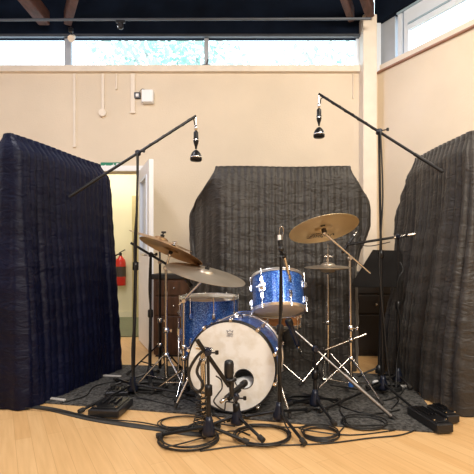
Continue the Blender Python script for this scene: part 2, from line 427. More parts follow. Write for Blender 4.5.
# door closer on top of the leaf
# fire extinguisher
d = 6.82; fx = (120.5-CX)/F*d; z0 = CH+(HY-285.5)/F*d
o = thing('fire_extinguisher', (fx, d, z0), 'red fire extinguisher hanging on the yellow corridor wall through the doorway', 'fire extinguisher')
MB().lathe([(.0, 0), (.075, .0), (.082, .02), (.082, .36), (.07, .41), (.035, .445), (.025, .47), (0, .47)], (fx, d, z0), n=20).build('cylinder', 'red', o)
MB().lathe([(.0835, .14), (.0835, .30)], (fx, d, z0), n=20, cap=False).build('label_band', 'ink', o)
b = MB().cyl((fx, d, z0+.46), (fx, d, z0+.52), .022); b.box((fx+.03, d-.02, z0+.54), (.11, .02, .012), M3=Matrix.Rotation(-.5, 3, 'Y')).build('valve', 'black', o)
MB().tube(cr([(fx-.02, d-.02, z0+.5), (fx-.10, d-.03, z0+.44), (fx-.105, d-.03, z0+.25), (fx-.10, d-.03, z0+.12)], 8), .011).build('hose', 'black', o)
MB().box((fx, d+.09, z0+.3), (.05, .04, .2)).build('bracket', 'red', o)

# ---------------------------------------------------------------- drapes over frames
def interp(tab, z):                                           # tab = [(z, v)...] descending z
    if z >= tab[0][0]: return tab[0][1]
    for (a, va), (b_, vb) in zip(tab, tab[1:]):
        if z >= b_:
            t = (a-z)/(a-b_); t = t*t*(3-2*t); return va+(vb-va)*t
    return tab[-1][1]
def drape(label, A, B, nrm, extA, extB, Tt, mat_, ztop=1.735, seed=0, fold=.012, feet=(), feetm='footwhite', group=None, backA=0):
    rnd = random.Random(seed)
    A, B = V((*A, 0)), V((*B, 0)); ax = (B-A).normalized(); nrm = V((*nrm, 0)).normalized()
    nrm = (nrm-ax*nrm.dot(ax)).normalized(); L_ = (B-A).length
    root = thing('draped_screen', (A+B)/2, label, 'drape', group)
    rows = 64; n1 = int((L_+.4)/.0105); n2 = 16
    ph = [rnd.uniform(0, 6.3) for _ in range(8)]
    vs = []; cnt = 2*(n1+n2)
    for k in range(rows+1):
        v = k/rows; z = ztop*(1-v)+.006*v
        ea, eb = interp(extA, z), interp(extB, z); T_ = interp(Tt, z)
        grow = min(1, v*2.2)**.8
        for j in range(cnt):
            if j < n1: u = j/n1; side = 1; e = 0
            elif j < n1+n2: e = (j-n1)/n2; u = 1; side = 0
            elif j < 2*n1+n2: u = 1-(j-n1-n2)/n1; side = -1; e = 0
            else: e = (j-2*n1-n2)/n2; u = 0; side = 0
            s_ = -ea+u*(L_+ea+eb)
            if side: off = T_*side; outw = nrm*side; pos = A+ax*s_+nrm*off
            else:
                a = math.pi*e
                if u == 1: pos = A+ax*(L_+eb)+nrm*(T_*math.cos(a))+ax*(T_*.5*math.sin(a)); outw = (nrm*math.cos(a)+ax*math.sin(a))
                else: pos = A-ax*ea-nrm*(T_*math.cos(a))-ax*(T_*.5*math.sin(a)); outw = (-nrm*math.cos(a)-ax*math.sin(a))
            q = s_ if side else s_+e*.35
            quilt = (abs(math.sin(math.pi*q/.056)))**.55*.0125
            big = fold*grow*(math.sin(q*19+ph[0]+side)+.7*math.sin(q*34+ph[1]+1.3*math.sin(z*2+ph[2]))+.5*math.sin(q*9+ph[3]))
            endf = .5*max(0, 1-min(s_+ea, L_+eb-s_)/.22)
            big += endf*fold*3.0*grow*math.sin(q*62+ph[4]+.8*math.sin(z*3))
            pk = .0028*math.sin(z*48+q*5+ph[5]+2*math.sin(q*7))*grow
            pos = pos+outw*(quilt+big+pk)
            pos = pos-nrm*(backA*max(0, -s_)*min(1, (ztop-z)*3))
            # end sags along the top: the ridge drops past the bar
            zz = z
            if k < rows: zz += .006*math.sin(q*7+ph[6])*(1 if k else .6)
            vs.append(V((pos.x, pos.y, zz)))
    fs = []
    for k in range(rows):
        for j in range(cnt):
            l = (j+1) % cnt; fs.append((k*cnt+j, k*cnt+l, (k+1)*cnt+l, (k+1)*cnt+j))
    # top ridge
    for j in range(n1-1):
        o1 = 2*n1+n2-1-j; fs.append((j, o1, o1-1 if o1-1 >= n1+n2 else o1, j+1))
    fs = [tuple(dict.fromkeys(f)) for f in fs]
    mb = MB(); mb.add(vs, fs); mb.add([vs[j] for j in range(cnt)], [tuple(range(cnt))], False)
    mb.build('blanket', mat_, root)
    for f in feet:
        f[0](MB()).build('frame_foot', feetm, root)
    return root
# navy-tinted one, left
drape('quilted blanket tinted navy for blue light, draped over a tall screen at the left', (-1.46, 2.76), (-1.19, 3.62), (1, -.25),
      [(1.735, .0), (1.60, .0), (0, .0)], [(1.735, 0), (1.45, .03), (0, .04)],
      [(1.735, .03), (1.60, .11), (0, .19)], 'drape_blue_lit', seed=3, fold=.006,
      feet=[(lambda m: m.box(G(57, 2.83)+V((0, .0, .014)), (.13, .025, .012), -.35, bev=.003),),
            (lambda m: m.box(G(112, 3.40)+V((.0, .0, .014)), (.15, .025, .012), -.2, bev=.003),)])
drape('charcoal quilted blanket draped over a tall screen behind the drums', (-.165, 3.72), (.96, 3.72), (0, -1),
      [(1.735, .0), (1.31, .245), (1.2, .235), (.8, .20), (0, .22)], [(1.735, 0), (1.38, .15), (1.30, .15), (.8, .0), (0, -.02)],
      [(1.735, .02), (1.6, .05), (0, .15)], 'drape_grey', seed=5, fold=.008, backA=1.3)
drape('charcoal quilted blanket draped over a tall screen at the right', (1.44, 3.40), (1.475, 2.68), (-1, -.03),
      [(1.735, .0), (1.29, .27), (1.2, .26), (.8, .16), (0, .24)], [(1.735, 0), (1.4, .02), (0, .03)],
      [(1.735, .02), (1.60, .05), (0, .20)], 'drape_grey2', seed=9, fold=.013,
      feet=[(lambda m: m.box(G(407, 3.06)+V((0, .06, .014)), (.13, .03, .014), .05, bev=.004),),
            (lambda m: m.cyl(G(418, 3.15)+V((-.01, .0, .045)), G(418, 3.15)+V((.012, .0, .045)), .04, n=20),)])

# ---------------------------------------------------------------- rug
rug = [G(36, 2.80), G(180, 2.60), G(310, 2.42), G(450, 2.30), G(404, 3.45), G(250, 3.66), G(112, 3.80)]
b = MB().slab(rug, (0, 0, .008)); o = b.build('rug', 'rug', loc=(0, 3, 0)); tag(o, 'dark grey rug lying under the drum kit on the wooden floor', 'rug')

# ---------------------------------------------------------------- stands
RZ = .008
def leg_parts(root, c, hubz, angles, ln, r, m, foot_m='rubber', foot_r=None, flat=False, topz=None, footz=.0):
    for a in angles:
        l = ln
        if isinstance(a, tuple): a, l = a
        a = math.radians(a); dr = V((math.cos(a), math.sin(a), 0))
        fr = foot_r or r*1.8
        p0 = c+dr*.02+V((0, 0, hubz)); p1 = c+dr*l+V((0, 0, fr+.001+footz))
        lg = MB().cyl(p0, p1, r, n=10).build('leg', m, root)
        q = (p1-p0).normalized()
        MB().cyl(p1-q*.028, p1+q*.006, fr*.95, n=12).build('rubber_foot', foot_m, lg)
def mic_stand(label, c, top, boomA, boomB, angles, ln, pivot=None, pr=.0115, br=.0095, hub=.075, m='blackm', hubm='blue_black', group=None, rest=RZ, name='microphone_stand', boommat=None, tailr=None, wrap=True, cat='microphone stand'):
    c = V(c); c.z = rest; top = V(top); root = thing(name, c, label, cat, group)
    MB().lathe([(.012, .035), (.034, .035), (.036, .05), (.030, .075), (.020, .105), (.016, .13), (0, .132)], c, n=20).build('hub', hubm, root)
    leg_parts(root, c, hub, angles, ln, .0085, m)
    a = c+V((0, 0, .05)); mid = a.lerp(top, .52)
    MB().cyl(a, mid, pr).cyl(mid, top, pr*.7).build('pole', m, root)
    MB().lathe([(pr*1.1, -.03), (pr*1.75, -.025), (pr*1.75, .025), (pr*1.1, .03)], mid, axis=(top-a), n=14).build('height_clutch', m, root)
    if boomA is not None:
        A_, B_ = V(boomA), V(boomB); dr = (B_-A_).normalized()
        piv = top
        k = MB().sph(piv, .02, 8, (1, .8, 1.1)).cyl(piv-V((0, .03, 0)), piv+V((0, .03, 0)), .014).build('boom_clamp', hubm, root)
        s_ = MB().cyl(piv+V((.0, -.02, 0)), piv+V((.04, -.035, .004)), .004); s_.box(piv+V((.047, -.036, .005)), (.018, .008, .022), bev=.003); s_.build('wing_screw', m, k)
        MB().cyl(A_, B_, br).build('boom', boommat or m, root)
        if tailr: MB().cyl(A_, A_+dr*.22, tailr).build('boom_grip', boommat or m, root)
    return root
def wrapped_cable(label, A_, B_, r=.0038, amp=.0078, turns=5, extra=None, group='microphone cables'):
    A_, B_ = V(A_), V(B_); u, w = ortho(B_-A_); pts = []
    for i in range(turns*10+1):
        t = i/(turns*10); a = t*turns*2*math.pi
        pts.append(A_.lerp(B_, t)+(u*math.cos(a)+w*math.sin(a))*amp)
    if extra: pts += cr([pts[-1]]+[V(e) for e in extra], 8)[1:]
    o = MB().tube(pts, r, 6).build('microphone_cable', 'cable', loc=pts[-1]); tag(o, label, 'cable', None); return o

def hanging_mic(label, top, s=1.0):
    top = V(top); o = thing('overhead_microphone', top, label, 'microphone')
    z = lambda h: V((0, 0, -h*s))
    MB().cyl(top, top+z(.07), .006*s).build('mount_rod', 'chrome2', o)
    MB().lathe([(.006, 0), (.012, -.01), (.012, -.028), (.007, -.036)], top+z(.055), n=14).build('silver_joint', 'chrome', o)
    MB().lathe([(.008, 0), (.017, -.012), (.017, -.05), (.019, -.055), (.019, -.075), (.016, -.09), (.008, -.115), (.006, -.13)], top+z(.09), n=18).build('body', 'blackm', o)
    MB().lathe([(.0195, -.0), (.0195, -.006)], top+z(.148), n=18).build('ring', 'chrome', o)
    h = MB().lathe([(.006, 0), (.016, -.006), (.030, -.022), (.040, -.045), (.042, -.052), (.042, -.072), (.036, -.078), (0, -.079)], top+z(.215), n=24).build('capsule_head', 'blackm', o)
    MB().lathe([(.0425, -.048), (.0435, -.05), (.0435, -.056), (.0425, -.058)], top+z(.215), n=24).build('chrome_band', 'chrome', h)
    return o
# A: left overhead
cA = G(133, 2.92); topA = P(138, 158, 2.92); bA, bB = P(69, 197, 2.80), P(196, 116, 3.02)
def on_line(A_, B_, px, d0=None):                              # point of A-B that projects at column px
    lo, hi = 0., 1.
    f = lambda t: (CX+F*A_.lerp(B_, t).x/A_.lerp(B_, t).y)-px
    for _ in range(40):
        m_ = (lo+hi)/2
        if f(lo)*f(m_) <= 0: hi = m_
        else: lo = m_
    return A_.lerp(B_, lo)
topA = on_line(bA, bB, 138)
mic_stand('tall black boom stand at the left with its boom rising over the ride cymbal', cA, topA, bA, bB, [-4, 122, 236], .42, tailr=.0115)
wrapped_cable('cable wound along the left overhead boom', on_line(bA, bB, 140), on_line(bA, bB, 192), extra=[P(194, 121, 3.02), P(195, 128, 3.02)], turns=4)
tA = topA.copy(); mid = cA.lerp(topA, .5)
tag(MB().tube(cr([topA+V((.0, -.03, 0)), P(137, 200, 2.89), P(134, 250, 2.89), P(136, 300, 2.89), P(132, 350, 2.88), P(135, 392, 2.86), G(150, 2.82)+V((0, 0, .013)), G(176, 2.70)+V((0, 0, .013))], 8), .0055, 8).build('microphone_cable', 'cable', loc=cA), 'cable running down the pole of the left overhead stand', 'cable')
hanging_mic('black hanging microphone above the ride cymbal at the left', bB+V((0, 0, -.006)), 1.08)
# B: right overhead
bA2, bB2 = P(443, 172, 2.72), P(319, 94, 3.2); topB = on_line(bA2, bB2, 379); cB = G(383, topB.y)
mic_stand('tall black boom stand before the right drape with its boom rising over the crash cymbal', cB, topB, bA2, bB2, [(216, .62), (-79, .40), (75, .36)], .5, tailr=.0115)
wrapped_cable('cable wound along the right overhead boom', on_line(bA2, bB2, 376), on_line(bA2, bB2, 324), turns=4, extra=[P(321, 99, 3.2), P(320, 106, 3.2)])
tag(MB().tube(cr([topB+V((0, -.03, 0)), topB.lerp(cB, .25)+V((.012, -.02, 0)), topB.lerp(cB, .5)+V((-.016, -.02, 0)), topB.lerp(cB, .75)+V((.01, -.022, 0)), cB+V((.03, -.05, .12)), cB+V((.06, -.12, .014)), cB+V((-.05, -.3, .014))], 8), .0055, 8).build('microphone_cable', 'cable', loc=cB), 'cable running down the pole of the right overhead stand', 'cable')
hanging_mic('black hanging microphone above the crash cymbal at the right', bB2+V((0, 0, -.006)), 1.12)

def stick_mic(label, a, b_, r=.014, m='black', tail=True, name='microphone', extra=None):
    a, b_ = V(a), V(b_); d_ = (b_-a); L_ = d_.length; o = thing(name, a, label, 'microphone')
    MB().lathe([(r*.5, 0), (r*.8, .0), (r*.85, L_*.1), (r*.95, L_*.72), (r, L_*.76)], a, axis=d_, n=16).build('body', m, o)
    MB().lathe([(r*1.02, L_*.76), (r*1.25, L_*.8), (r*1.25, L_*.95), (r*.9, L_), (0, L_)], a, axis=d_, n=16).build('grille', 'chrome2' if extra else 'blackm', o)
    MB().lathe([(r*.6, 0), (r*.62, -.045), (0, -.046)], a, axis=d_, n=12).build('connector', 'chrome2', o)
    return o
# C: low boom with hi-hat microphone
cC = G(398, 3.16); A3, B3 = P(415, 234, 3.10), P(346, 245, 3.22); topC = on_line(A3, B3, 398)
mic_stand('black stand with a level silver-ended boom beside the music stand', cC, topC, A3, B3, [(200, .27), (-70, .13), (104, .24)], .25)
MB().cyl(A3, A3.lerp(B3, .3), .011).build('counterweight', 'chrome2', [x for x in COL.objects if x.get('label', '').startswith('black stand with a level')][0])
stick_mic('slim microphone aimed down at the hi-hat from the level boom', P(354, 236, 3.25), P(342, 253, 3.25), .011)
tag(MB().tube(cr([P(354, 237, 3.25), P(359, 229, 3.25), P(362, 234, 3.25), P(358, 243, 3.23), P(370, 246, 3.22), P(390, 242, 3.2)], 8), .0035, 6).build('microphone_cable', 'cable', loc=P(354, 236, 3.25)), 'thin cable looping behind the hi-hat microphone', 'cable')
tag(MB().tube(cr([P(400, 262, 3.12), P(403, 270, 3.1), P(398, 280, 3.1), P(397, 300, 3.12), P(401, 330, 3.12), P(397, 360, 3.12), G(396, 3.05)+V((0, 0, .014))], 8), .004, 6).build('microphone_cable', 'cable', loc=cC), 'cable hanging down the stand beside the right drape', 'cable')
# K: black stand, left
cK = G(150, 3.22); A4, B4 = P(131, 243, 3.22), P(183, 274, 3.14); topK = on_line(A4, B4, 151)
mic_stand('black boom stand before the white door with its boom sloping down to the cymbals', cK, topK, A4, B4, [(205, .28), (88, .28), (-75, .16)], .28)
tag(MB().tube(cr([topK+V((0, -.035, -.02)), P(149, 290, 3.17), P(151, 320, 3.17), P(149, 350, 3.17), G(149, 3.10)+V((0, 0, .015))], 8), .005, 6).build('microphone_cable', 'cable', loc=cK), 'cable hanging down the stand before the white door', 'cable')
stick_mic('black microphone at the low end of the sloping boom over the floor tom', B4+V((-.0, 0, -.01)), P(192, 287, 3.16), .014)
# D: front stand, tom mic
cD = G(279, 2.40); topD = P(281, 250, 2.40)
mic_stand('straight black tripod stand in front of the blue rack tom', cD, topD, None, None, [-70, 46, 172], .29)
o = stick_mic('small silver microphone clipped on the front stand over the rack tom', P(289, 275, 2.44), P(283, 252, 2.40), .010, 'chrome2')
MB().sph(P(281, 249, 2.385), .017).cyl(P(275, 258, 2.39), P(285, 256, 2.39), .005).build('clip', 'black', o)
MB().cyl(P(281, 249, 2.39), P(279.5, 240, 2.39), .012).build('swivel', 'black', o)
MB().cyl(P(279.5, 240, 2.39), P(279.3, 235, 2.39), .010).build('white_tip', 'white', o)
MB().tube(cr([P(279.3, 235, 2.39), P(279.5, 229, 2.39), P(281.5, 226, 2.39), P(283.5, 231, 2.40), P(282, 240, 2.40)], 6), .0025, 6).build('wire', 'chrome2', o)
tag(MB().tube(cr([topD+V((0, -.016, -.03)), topD.lerp(cD, .3)+V((.008, -.02, 0)), topD.lerp(cD, .55)+V((-.01, -.024, 0)), topD.lerp(cD, .8)+V((.01, -.025, 0)), cD+V((.02, -.06, .06)), cD+V((.05, -.13, .016))], 8), .0045, 6).build('microphone_cable', 'cable', loc=cD), 'cable taped down the straight front stand', 'cable')
# E: short stand with kick mic
cE = G(237, 2.33); topE = P(236, 397, 2.33)
mic_stand('short black tripod stand right before the bass drum port', cE, topE, P(229, 400, 2.30), P(240, 390, 2.38), [(-52, .21), (68, .17), (188, .2)], .2)
o = stick_mic('tan grey microphone pointing into the bass drum port', P(226, 398, 2.29), P(246, 382, 2.44), .016, 'blackm')
# F: front left stand, large mic
cF = G(209, 2.19); topF = P(208, 352, 2.19)
mic_stand('nearest black tripod stand with a short boom across the bass drum', cF, topF, P(197, 340, 2.17), P(229, 386, 2.26), [(172, .27), (-12, .20), (80, .2)], .2, br=.011, rest=.004)
o = thing('condenser_microphone', P(231, 382, 2.27), 'fat black upright microphone in a cradle before the bass drum head', 'microphone')
MB().lathe([(0, -.0), (.018, 0), (.022, .01), (.026, .04), (.026, .085), (.022, .1), (.012, .106), (0, .107)], P(229, 380, 2.27), n=20).build('body', 'black', o)
b = MB()
b.lathe([(.028, .0), (.036, .004), (.036, .014), (.028, .018)], P(230, 381, 2.27), n=20).build('cradle_ring', 'blackm', o)
b = MB(); b.cyl(P(231, 380, 2.27), P(232, 396, 2.28), .017, .011); b.build('stem', 'black', o)
# chrome short stand beside it
cS = G(204, 2.30); o = thing('chrome_stand', cS, 'short thick chrome stand wound with cables before the bass drum', 'stand')
MB().cyl(cS+V((0, 0, .03)), P(203, 352, 2.30), .015, n=18).build('pole', 'chrome2', o)
MB().lathe([(.018, 0), (.022, .003), (.022, .03), (.018, .033)], P(203, 364, 2.30), n=18).build('collar', 'chrome', o)
MB().cyl(P(196, 347, 2.28), P(212, 350, 2.28), .012).box(P(199, 343, 2.28), (.016, .03, .035), bev=.004).build('wing_clamp', 'chrome', o)
leg_parts(o, V((cS.x, cS.y, RZ)), .05, [150, 275, 30], .09, .007, 'chrome2')
pts = []
for i in range(320):
    t = i/319; a = t*2*math.pi*13; r_ = .026+.032*(1-t)**1.5+.006*math.sin(i*.37)
    pts.append(V((cS.x-.006+r_*math.cos(a), cS.y+r_*math.sin(a)*.8, .03+.19*t+.012*math.sin(a*.5))))
tag(MB().tube(pts, .0038, 6).build('microphone_cable', 'cable', loc=cS), 'cable wound round the foot of the short chrome stand', 'cable')
tag(MB().tube(cr([P(204, 350, 2.24), P(196, 358, 2.24), P(189, 372, 2.25), P(192, 386, 2.26), P(199, 391, 2.25), P(203, 384, 2.23), P(197, 372, 2.23), P(201, 360, 2.22)], 8), .008, 8).build('microphone_cable', 'cable', loc=P(196, 372, 2.25)), 'cable looped in an oval over the left of the bass drum head', 'cable')
tag(MB().tube(cr([P(232, 394, 2.28), P(234, 402, 2.26), P(226, 402, 2.27), P(224, 410, 2.27), P(214, 402, 2.22), P(218, 394, 2.24), P(222, 388, 2.25), P(221, 380, 2.26), P(216, 376, 2.25)], 8), .004, 8).build('microphone_cable', 'cable', loc=P(226, 402, 2.27)), 'cable hanging below the fat upright microphone', 'cable')
# G: low stand with long diagonal chrome boom
A6, B6 = P(391, 416, 2.50), P(287, 324, 2.72); topG = on_line(A6, B6, 315); cG = G(315, topG.y-.03)
rG = mic_stand('low black tripod stand holding a long diagonal silver boom', cG, topG, A6, B6, [(-76, .26), (40, .24), (150, .17)], .25, boommat='steel', br=.0065, tailr=.0085)
MB().cyl(A6, A6.lerp(B6, .42), .0125).build('boom_sleeve', 'steel', rG)
MB().cyl(A6-(B6-A6).normalized()*.03, A6, .015).build('boom_tip', 'black', rG)
o = stick_mic('blue black handheld style microphone aimed up under the rack tom', P(298, 346, 2.70), P(288, 319, 2.66), .019, 'blue_black')
tag(MB().tube(cr([P(299, 350, 2.70), P(303, 357, 2.72), P(310, 361, 2.74), P(321, 361, 2.76), P(322, 372, 2.76), P(318, 390, 2.74), G(312, 2.72)+V((0, 0, .014))], 8), .004, 6).build('microphone_cable', 'cable', loc=P(299, 350, 2.7)), 'cable drooping from the microphone under the rack tom', 'cable')

# ---------------------------------------------------------------- drums
def frame_of(axis, roll=0):
    ax = V(axis).normalized(); u, w = ortho(ax)
    return ax, u*math.cos(roll)+w*math.sin(roll), -u*math.sin(roll)+w*math.cos(roll)
def lug(b, c, rad, ax, r=.012, l=.05):
    tang = ax.cross(rad).normalized(); Mx = Matrix((tang, rad, ax)).transposed()
    b.box(c+rad*.009, (.022, .020, l), M3=Mx, bev=.006); b.box(c+rad*.016, (.013, .02, l*.6), M3=Mx, bev=.005)
def drum(name, label, c, axis, R_, H, nl, roll=0, lug_pos=.5, mA='head', mB='head', shell='sparkle', tl=.045, double=False):
    c = V(c); ax, u, w_ = frame_of(axis, roll)                # c = middle of bottom edge plane, axis to the top
    root = thing(name, c, label, 'drum')
    MB().lathe([(R_, 0.012), (R_, H-.012)], c, ax, 56, cap=False).lathe([(R_-.008, H-.012), (R_-.008, .012)], c, ax, 56, cap=False).build('shell', shell, root)
    for h, m_, nm in ((H, mA, 'batter_head'), (0, mB, 'resonant_head')):
        s_ = 1 if h else -1
        MB().lathe([(R_-.002, h-s_*.016), (R_-.002, h-s_*.002), (R_-.012, h), (0, h+s_*.0005)], c, ax, 56).build(nm, m_, root)
        MB().lathe([(R_+.001, h-s_*.012), (R_+.011, h-s_*.012), (R_+.011, h-s_*.008), (R_+.006, h-s_*.007), (R_+.006, h+s_*.005), (R_+.003, h+s_*.009), (R_-.004, h+s_*.007), (R_-.002, h)], c, ax, 56, cap=False).build('hoop', 'hoopchrome', root)
    for i in range(nl):
        a = 2*math.pi*i/nl; rad = u*math.cos(a)+w_*math.sin(a)
        if double:
            for hh, s_ in ((H*.72, 1), (H*.28, -1)):
                b = MB(); p = c+ax*hh+rad*R_; lug(b, p, rad, ax, l=tl); lg = b.build('lug', 'chrome', root)
                he = H if s_ > 0 else 0
                q = c+rad*(R_+.012); MB().cyl(q+ax*(hh+s_*tl*.4), q+ax*(he-s_*.004), .0035, n=8).cyl(q+ax*(he-s_*.014), q+ax*(he+s_*.016), .0065, n=8).build('tension_rod', 'chrome', lg)
        else:
            b = MB(); p = c+ax*H*.5+rad*R_; lug(b, p, rad, ax, l=tl); lg = b.build('lug', 'chrome', root)
            q = c+rad*(R_+.012); t = MB()
            for he, s_ in ((H, 1), (0, -1)): t.cyl(q+ax*(H*.5+s_*tl*.4), q+ax*(he-s_*.004), .0035, n=8).cyl(q+ax*(he-s_*.014), q+ax*(he+s_*.016), .0065, n=8)
            t.build('tension_rod', 'chrome', lg)
    return root, ax, u, w_
# bass drum: c = front face centre, axis pointing back
BR = .266
fc = P(230.8, 371.5, 2.57); yaw = math.radians(13)
ax = V((math.sin(yaw), math.cos(yaw), 0)); H = .35
cz = BR+.026; fc.z = max(fc.z, cz)
sx = V((math.cos(yaw), -math.sin(yaw), 0)); up = V((0, 0, 1))
root = thing('bass_drum', V((fc.x, fc.y+.17, 0)), 'blue sparkle bass drum with a stained white front head', 'drum')
MB().lathe([(BR, 0.03), (BR, H-.03)], fc, ax, 72, cap=False).lathe([(BR-.008, H-.03), (BR-.008, .03)], fc, ax, 72, cap=False).build('shell', 'sparkle', root)
for k, (h, s_) in enumerate(((0, 1), (H, -1))):
    MB().lathe([(BR+.003, h+s_*.036), (BR+.011, h+s_*.036), (BR+.011, h-s_*.004), (BR+.003, h-s_*.004), (BR+.003, h+s_*.036)], fc, ax, 72, cap=False).build('wooden_hoop', 'black' if k == 0 else 'hoopchrome', root)
# front head with a real port hole
def P2(a, c_): return fc+sx*a+up*c_
port = (.080, -.068); PR = .058
b = MB(); n = 72; rings = []
pc = V((port[0], port[1]))
for t in (0, .06, .2, .45, .75, 1):
    ring = []
    for i in range(n):
        a = 2*math.pi*i/n; inner = pc+V((math.cos(a), math.sin(a)))*PR
        # the matching rim point
        dirv = V((math.cos(a), math.sin(a))); bq = pc.dot(dirv); cq = pc.length_squared-(BR-.0)**2
        outer = pc+dirv*(-bq+math.sqrt(bq*bq-cq))
        q = inner.lerp(outer, t); ring.append(P2(q.x, q.y)-ax*(.001))
    rings.append(ring)
vs = sum(rings, []); fs = []
for k in range(5):
    for i in range(n): fs.append((k*n+i, k*n+(i+1) % n, (k+1)*n+(i+1) % n, (k+1)*n+i))
b.add(vs, fs)
def head_mat():
    m = pm('stained_white_head', (.80, .77, .73), .55, var=.10, vscale=11)
    nt = m.node_tree; r = [x for x in nt.nodes if x.type == 'VALTORGB'][0]
    r.color_ramp.elements[0].position = .38; r.color_ramp.elements[0].color = (.74, .71, .65, 1)
    r.color_ramp.elements[1].position = .55; r.color_ramp.elements[1].color = (.86, .86, .85, 1)
    return m
fh = b.build('front_head', head_mat(), root)
MB().tube([P2(pc.x+math.cos(a)*PR, pc.y+math.sin(a)*PR)-ax*.002 for a in [2*math.pi*i/40 for i in range(40)]], .003, 6, True).build('port_ring', 'black', fh)
MB().lathe([(BR-.002, H-.006), (0, H-.004)], fc, ax, 60).build('rear_head', 'head', root)
# pale damping cushion inside, seen through the port
MB().sph(P2(.085, -.165)+ax*.075, .1, 12, (1.2, .6, .95)).build('damping_pillow', 'white', root)
# printed crown mark and lettering near the top
b = MB(); lo = P2(-.005, .205)-ax*.003
for (x0_, z0_, x1_, z1_) in ((-.020, .012, -.012, -.006), (-.012, -.006, .012, -.006), (.012, -.006, .020, .012), (.020, .012, .008, .004), (.008, .004, 0, .016), (0, .016, -.008, .004), (-.008, .004, -.020, .012)):
    b.cyl(lo+sx*x0_+up*z0_, lo+sx*x1_+up*z1_, .0014, n=5)
b.tube([lo+sx*(.022*math.sin(a))+up*(-.006-.01*math.cos(a)*.6) for a in [-1.2+2.4*i/12 for i in range(13)]], .0014, 5)
b.build('crown_mark', 'greyink', fh)
text_mesh('lettering', 'REMO', .015, 'greyink', P2(-.005, .178)-ax*.0025, sx, up, fh)
for i in range(10):
    a = 2*math.pi*(i+.5)/10; rad = sx*math.cos(a)+up*math.sin(a)
    Mx = Matrix((ax.cross(rad), rad, ax)).transposed()
    for h, s_ in ((.0, 1), (H, -1)):
        b = MB(); q = fc+ax*(h+s_*.016)+rad*(BR+.019)
        if q.z < .03: continue
        b.box(q, (.022, .010, .044), M3=Mx, bev=.003); b.box(q-ax*s_*.022-rad*.006, (.018, .018, .006), M3=Mx)
        b.cyl(q+ax*s_*.02, q+ax*s_*.10-rad*.005, .0035, n=8); b.sph(q-ax*s_*.026, .0075, 6)
        b.build('claw', 'chrome', root)
    q = fc+ax*H*.5+rad*BR
    if q.z > .03:
        b = MB(); lug(b, q, rad, ax, l=.075); b.build('lug', 'chrome', root)
for sgn in (-1, 1):                                            # spurs
    a0 = fc+ax*.08+sx*sgn*(BR+.005)+up*(-.06); a1 = V((a0.x+sgn*.12, a0.y-.12, .012))
    a1 = fc+ax*.0+sx*sgn*(BR+.09); a1.z = .012+RZ
    s_ = MB().cyl(a0, a1, .007).build('spur', 'chrome', root)
    MB().cyl(a1, a1-(a1-a0).normalized()*.03, .012).build('rubber_foot', 'rubber', s_)
    MB().box(a0, (.03, .05, .05), bev=.008).build('spur_bracket', 'chrome', root)
# rack tom
tilt = math.radians(22); tax = V((-.02, math.sin(tilt), math.cos(tilt))).normalized()
tc_ = P(279, 311, 2.83); TR, TH = .170, .235
tom, tax, tu, tw = drum('rack_tom', 'blue sparkle rack tom tilted up over the bass drum', tc_, tax, TR, TH, 6, roll=.35, mA='head', mB='head2', double=True, tl=.05)
bq = tc_+tax*TH*.55-V((math.sin(.62), math.cos(.62), 0))*0
rad = (V((-.62, -.78, 0))-tax*V((-.62, -.78, 0)).dot(tax)).normalized()
b = MB(); q = tc_+tax*TH*.52+rad*(TR+.006); Mx = Matrix((tax.cross(rad), rad, tax)).transposed()
b.box(q, (.05, .014, .06), M3=Mx, bev=.01); b.cyl(q, q+rad*.03, .011); b.box(q+rad*.03, (.05, .01, .014), M3=Mx, bev=.004); b.build('mounting_bracket', 'chrome', tom)
b = MB(); m0 = tc_+tax*.06+V((0, TR*.98, -.0)); m1 = fc+ax*.2+up*BR
m0 = tc_+V((0.03, TR+.03, .03)); b.tube(cr([m0, m0+V((0, .02, -.05)), m1+V((.0, .02, .03)), m1+V((0, 0, -.01))], 6), .011, 10); b.box(m1+V((0, 0, .008)), (.06, .06, .025), bev=.006)
b.box(m0+V((0, -.02, 0)), (.05, .04, .06), bev=.01); b.build('mounting_arm', 'chrome', tom)
# floor tom
ft, fax, fu, fw = drum('floor_tom', 'blue sparkle floor tom standing at the left of the bass drum', P(209.5, 352, 3.26), V((-.0, -.02, 1)), .213, .42, 8, roll=.2, mA='head', mB='head', double=True, tl=.05)
ftc = P(209.5, 352, 3.26)
for a in (200, 330, 90):
    a = math.radians(a); dr = V((math.cos(a), math.sin(a), 0)); p = V((ftc.x, ftc.y, 0))+dr*.238
    b = MB().tube([V((p.x, p.y, .5)), V((p.x, p.y, .12)), V((p.x, p.y, .10))+dr*.012, V((p.x, p.y, RZ+.02))+dr*.03], .006, 10)
    lg = b.build('leg', 'chrome', ft); MB().cyl(V((p.x, p.y, RZ+.0))+dr*.03, V((p.x, p.y, RZ+.035))+dr*.03, .012).build('rubber_foot', 'rubber', lg)
    MB().box(V((p.x, p.y, .40))-dr*.013, (.04, .04, .06), rot=a, bev=.008).build('leg_bracket', 'chrome', ft)
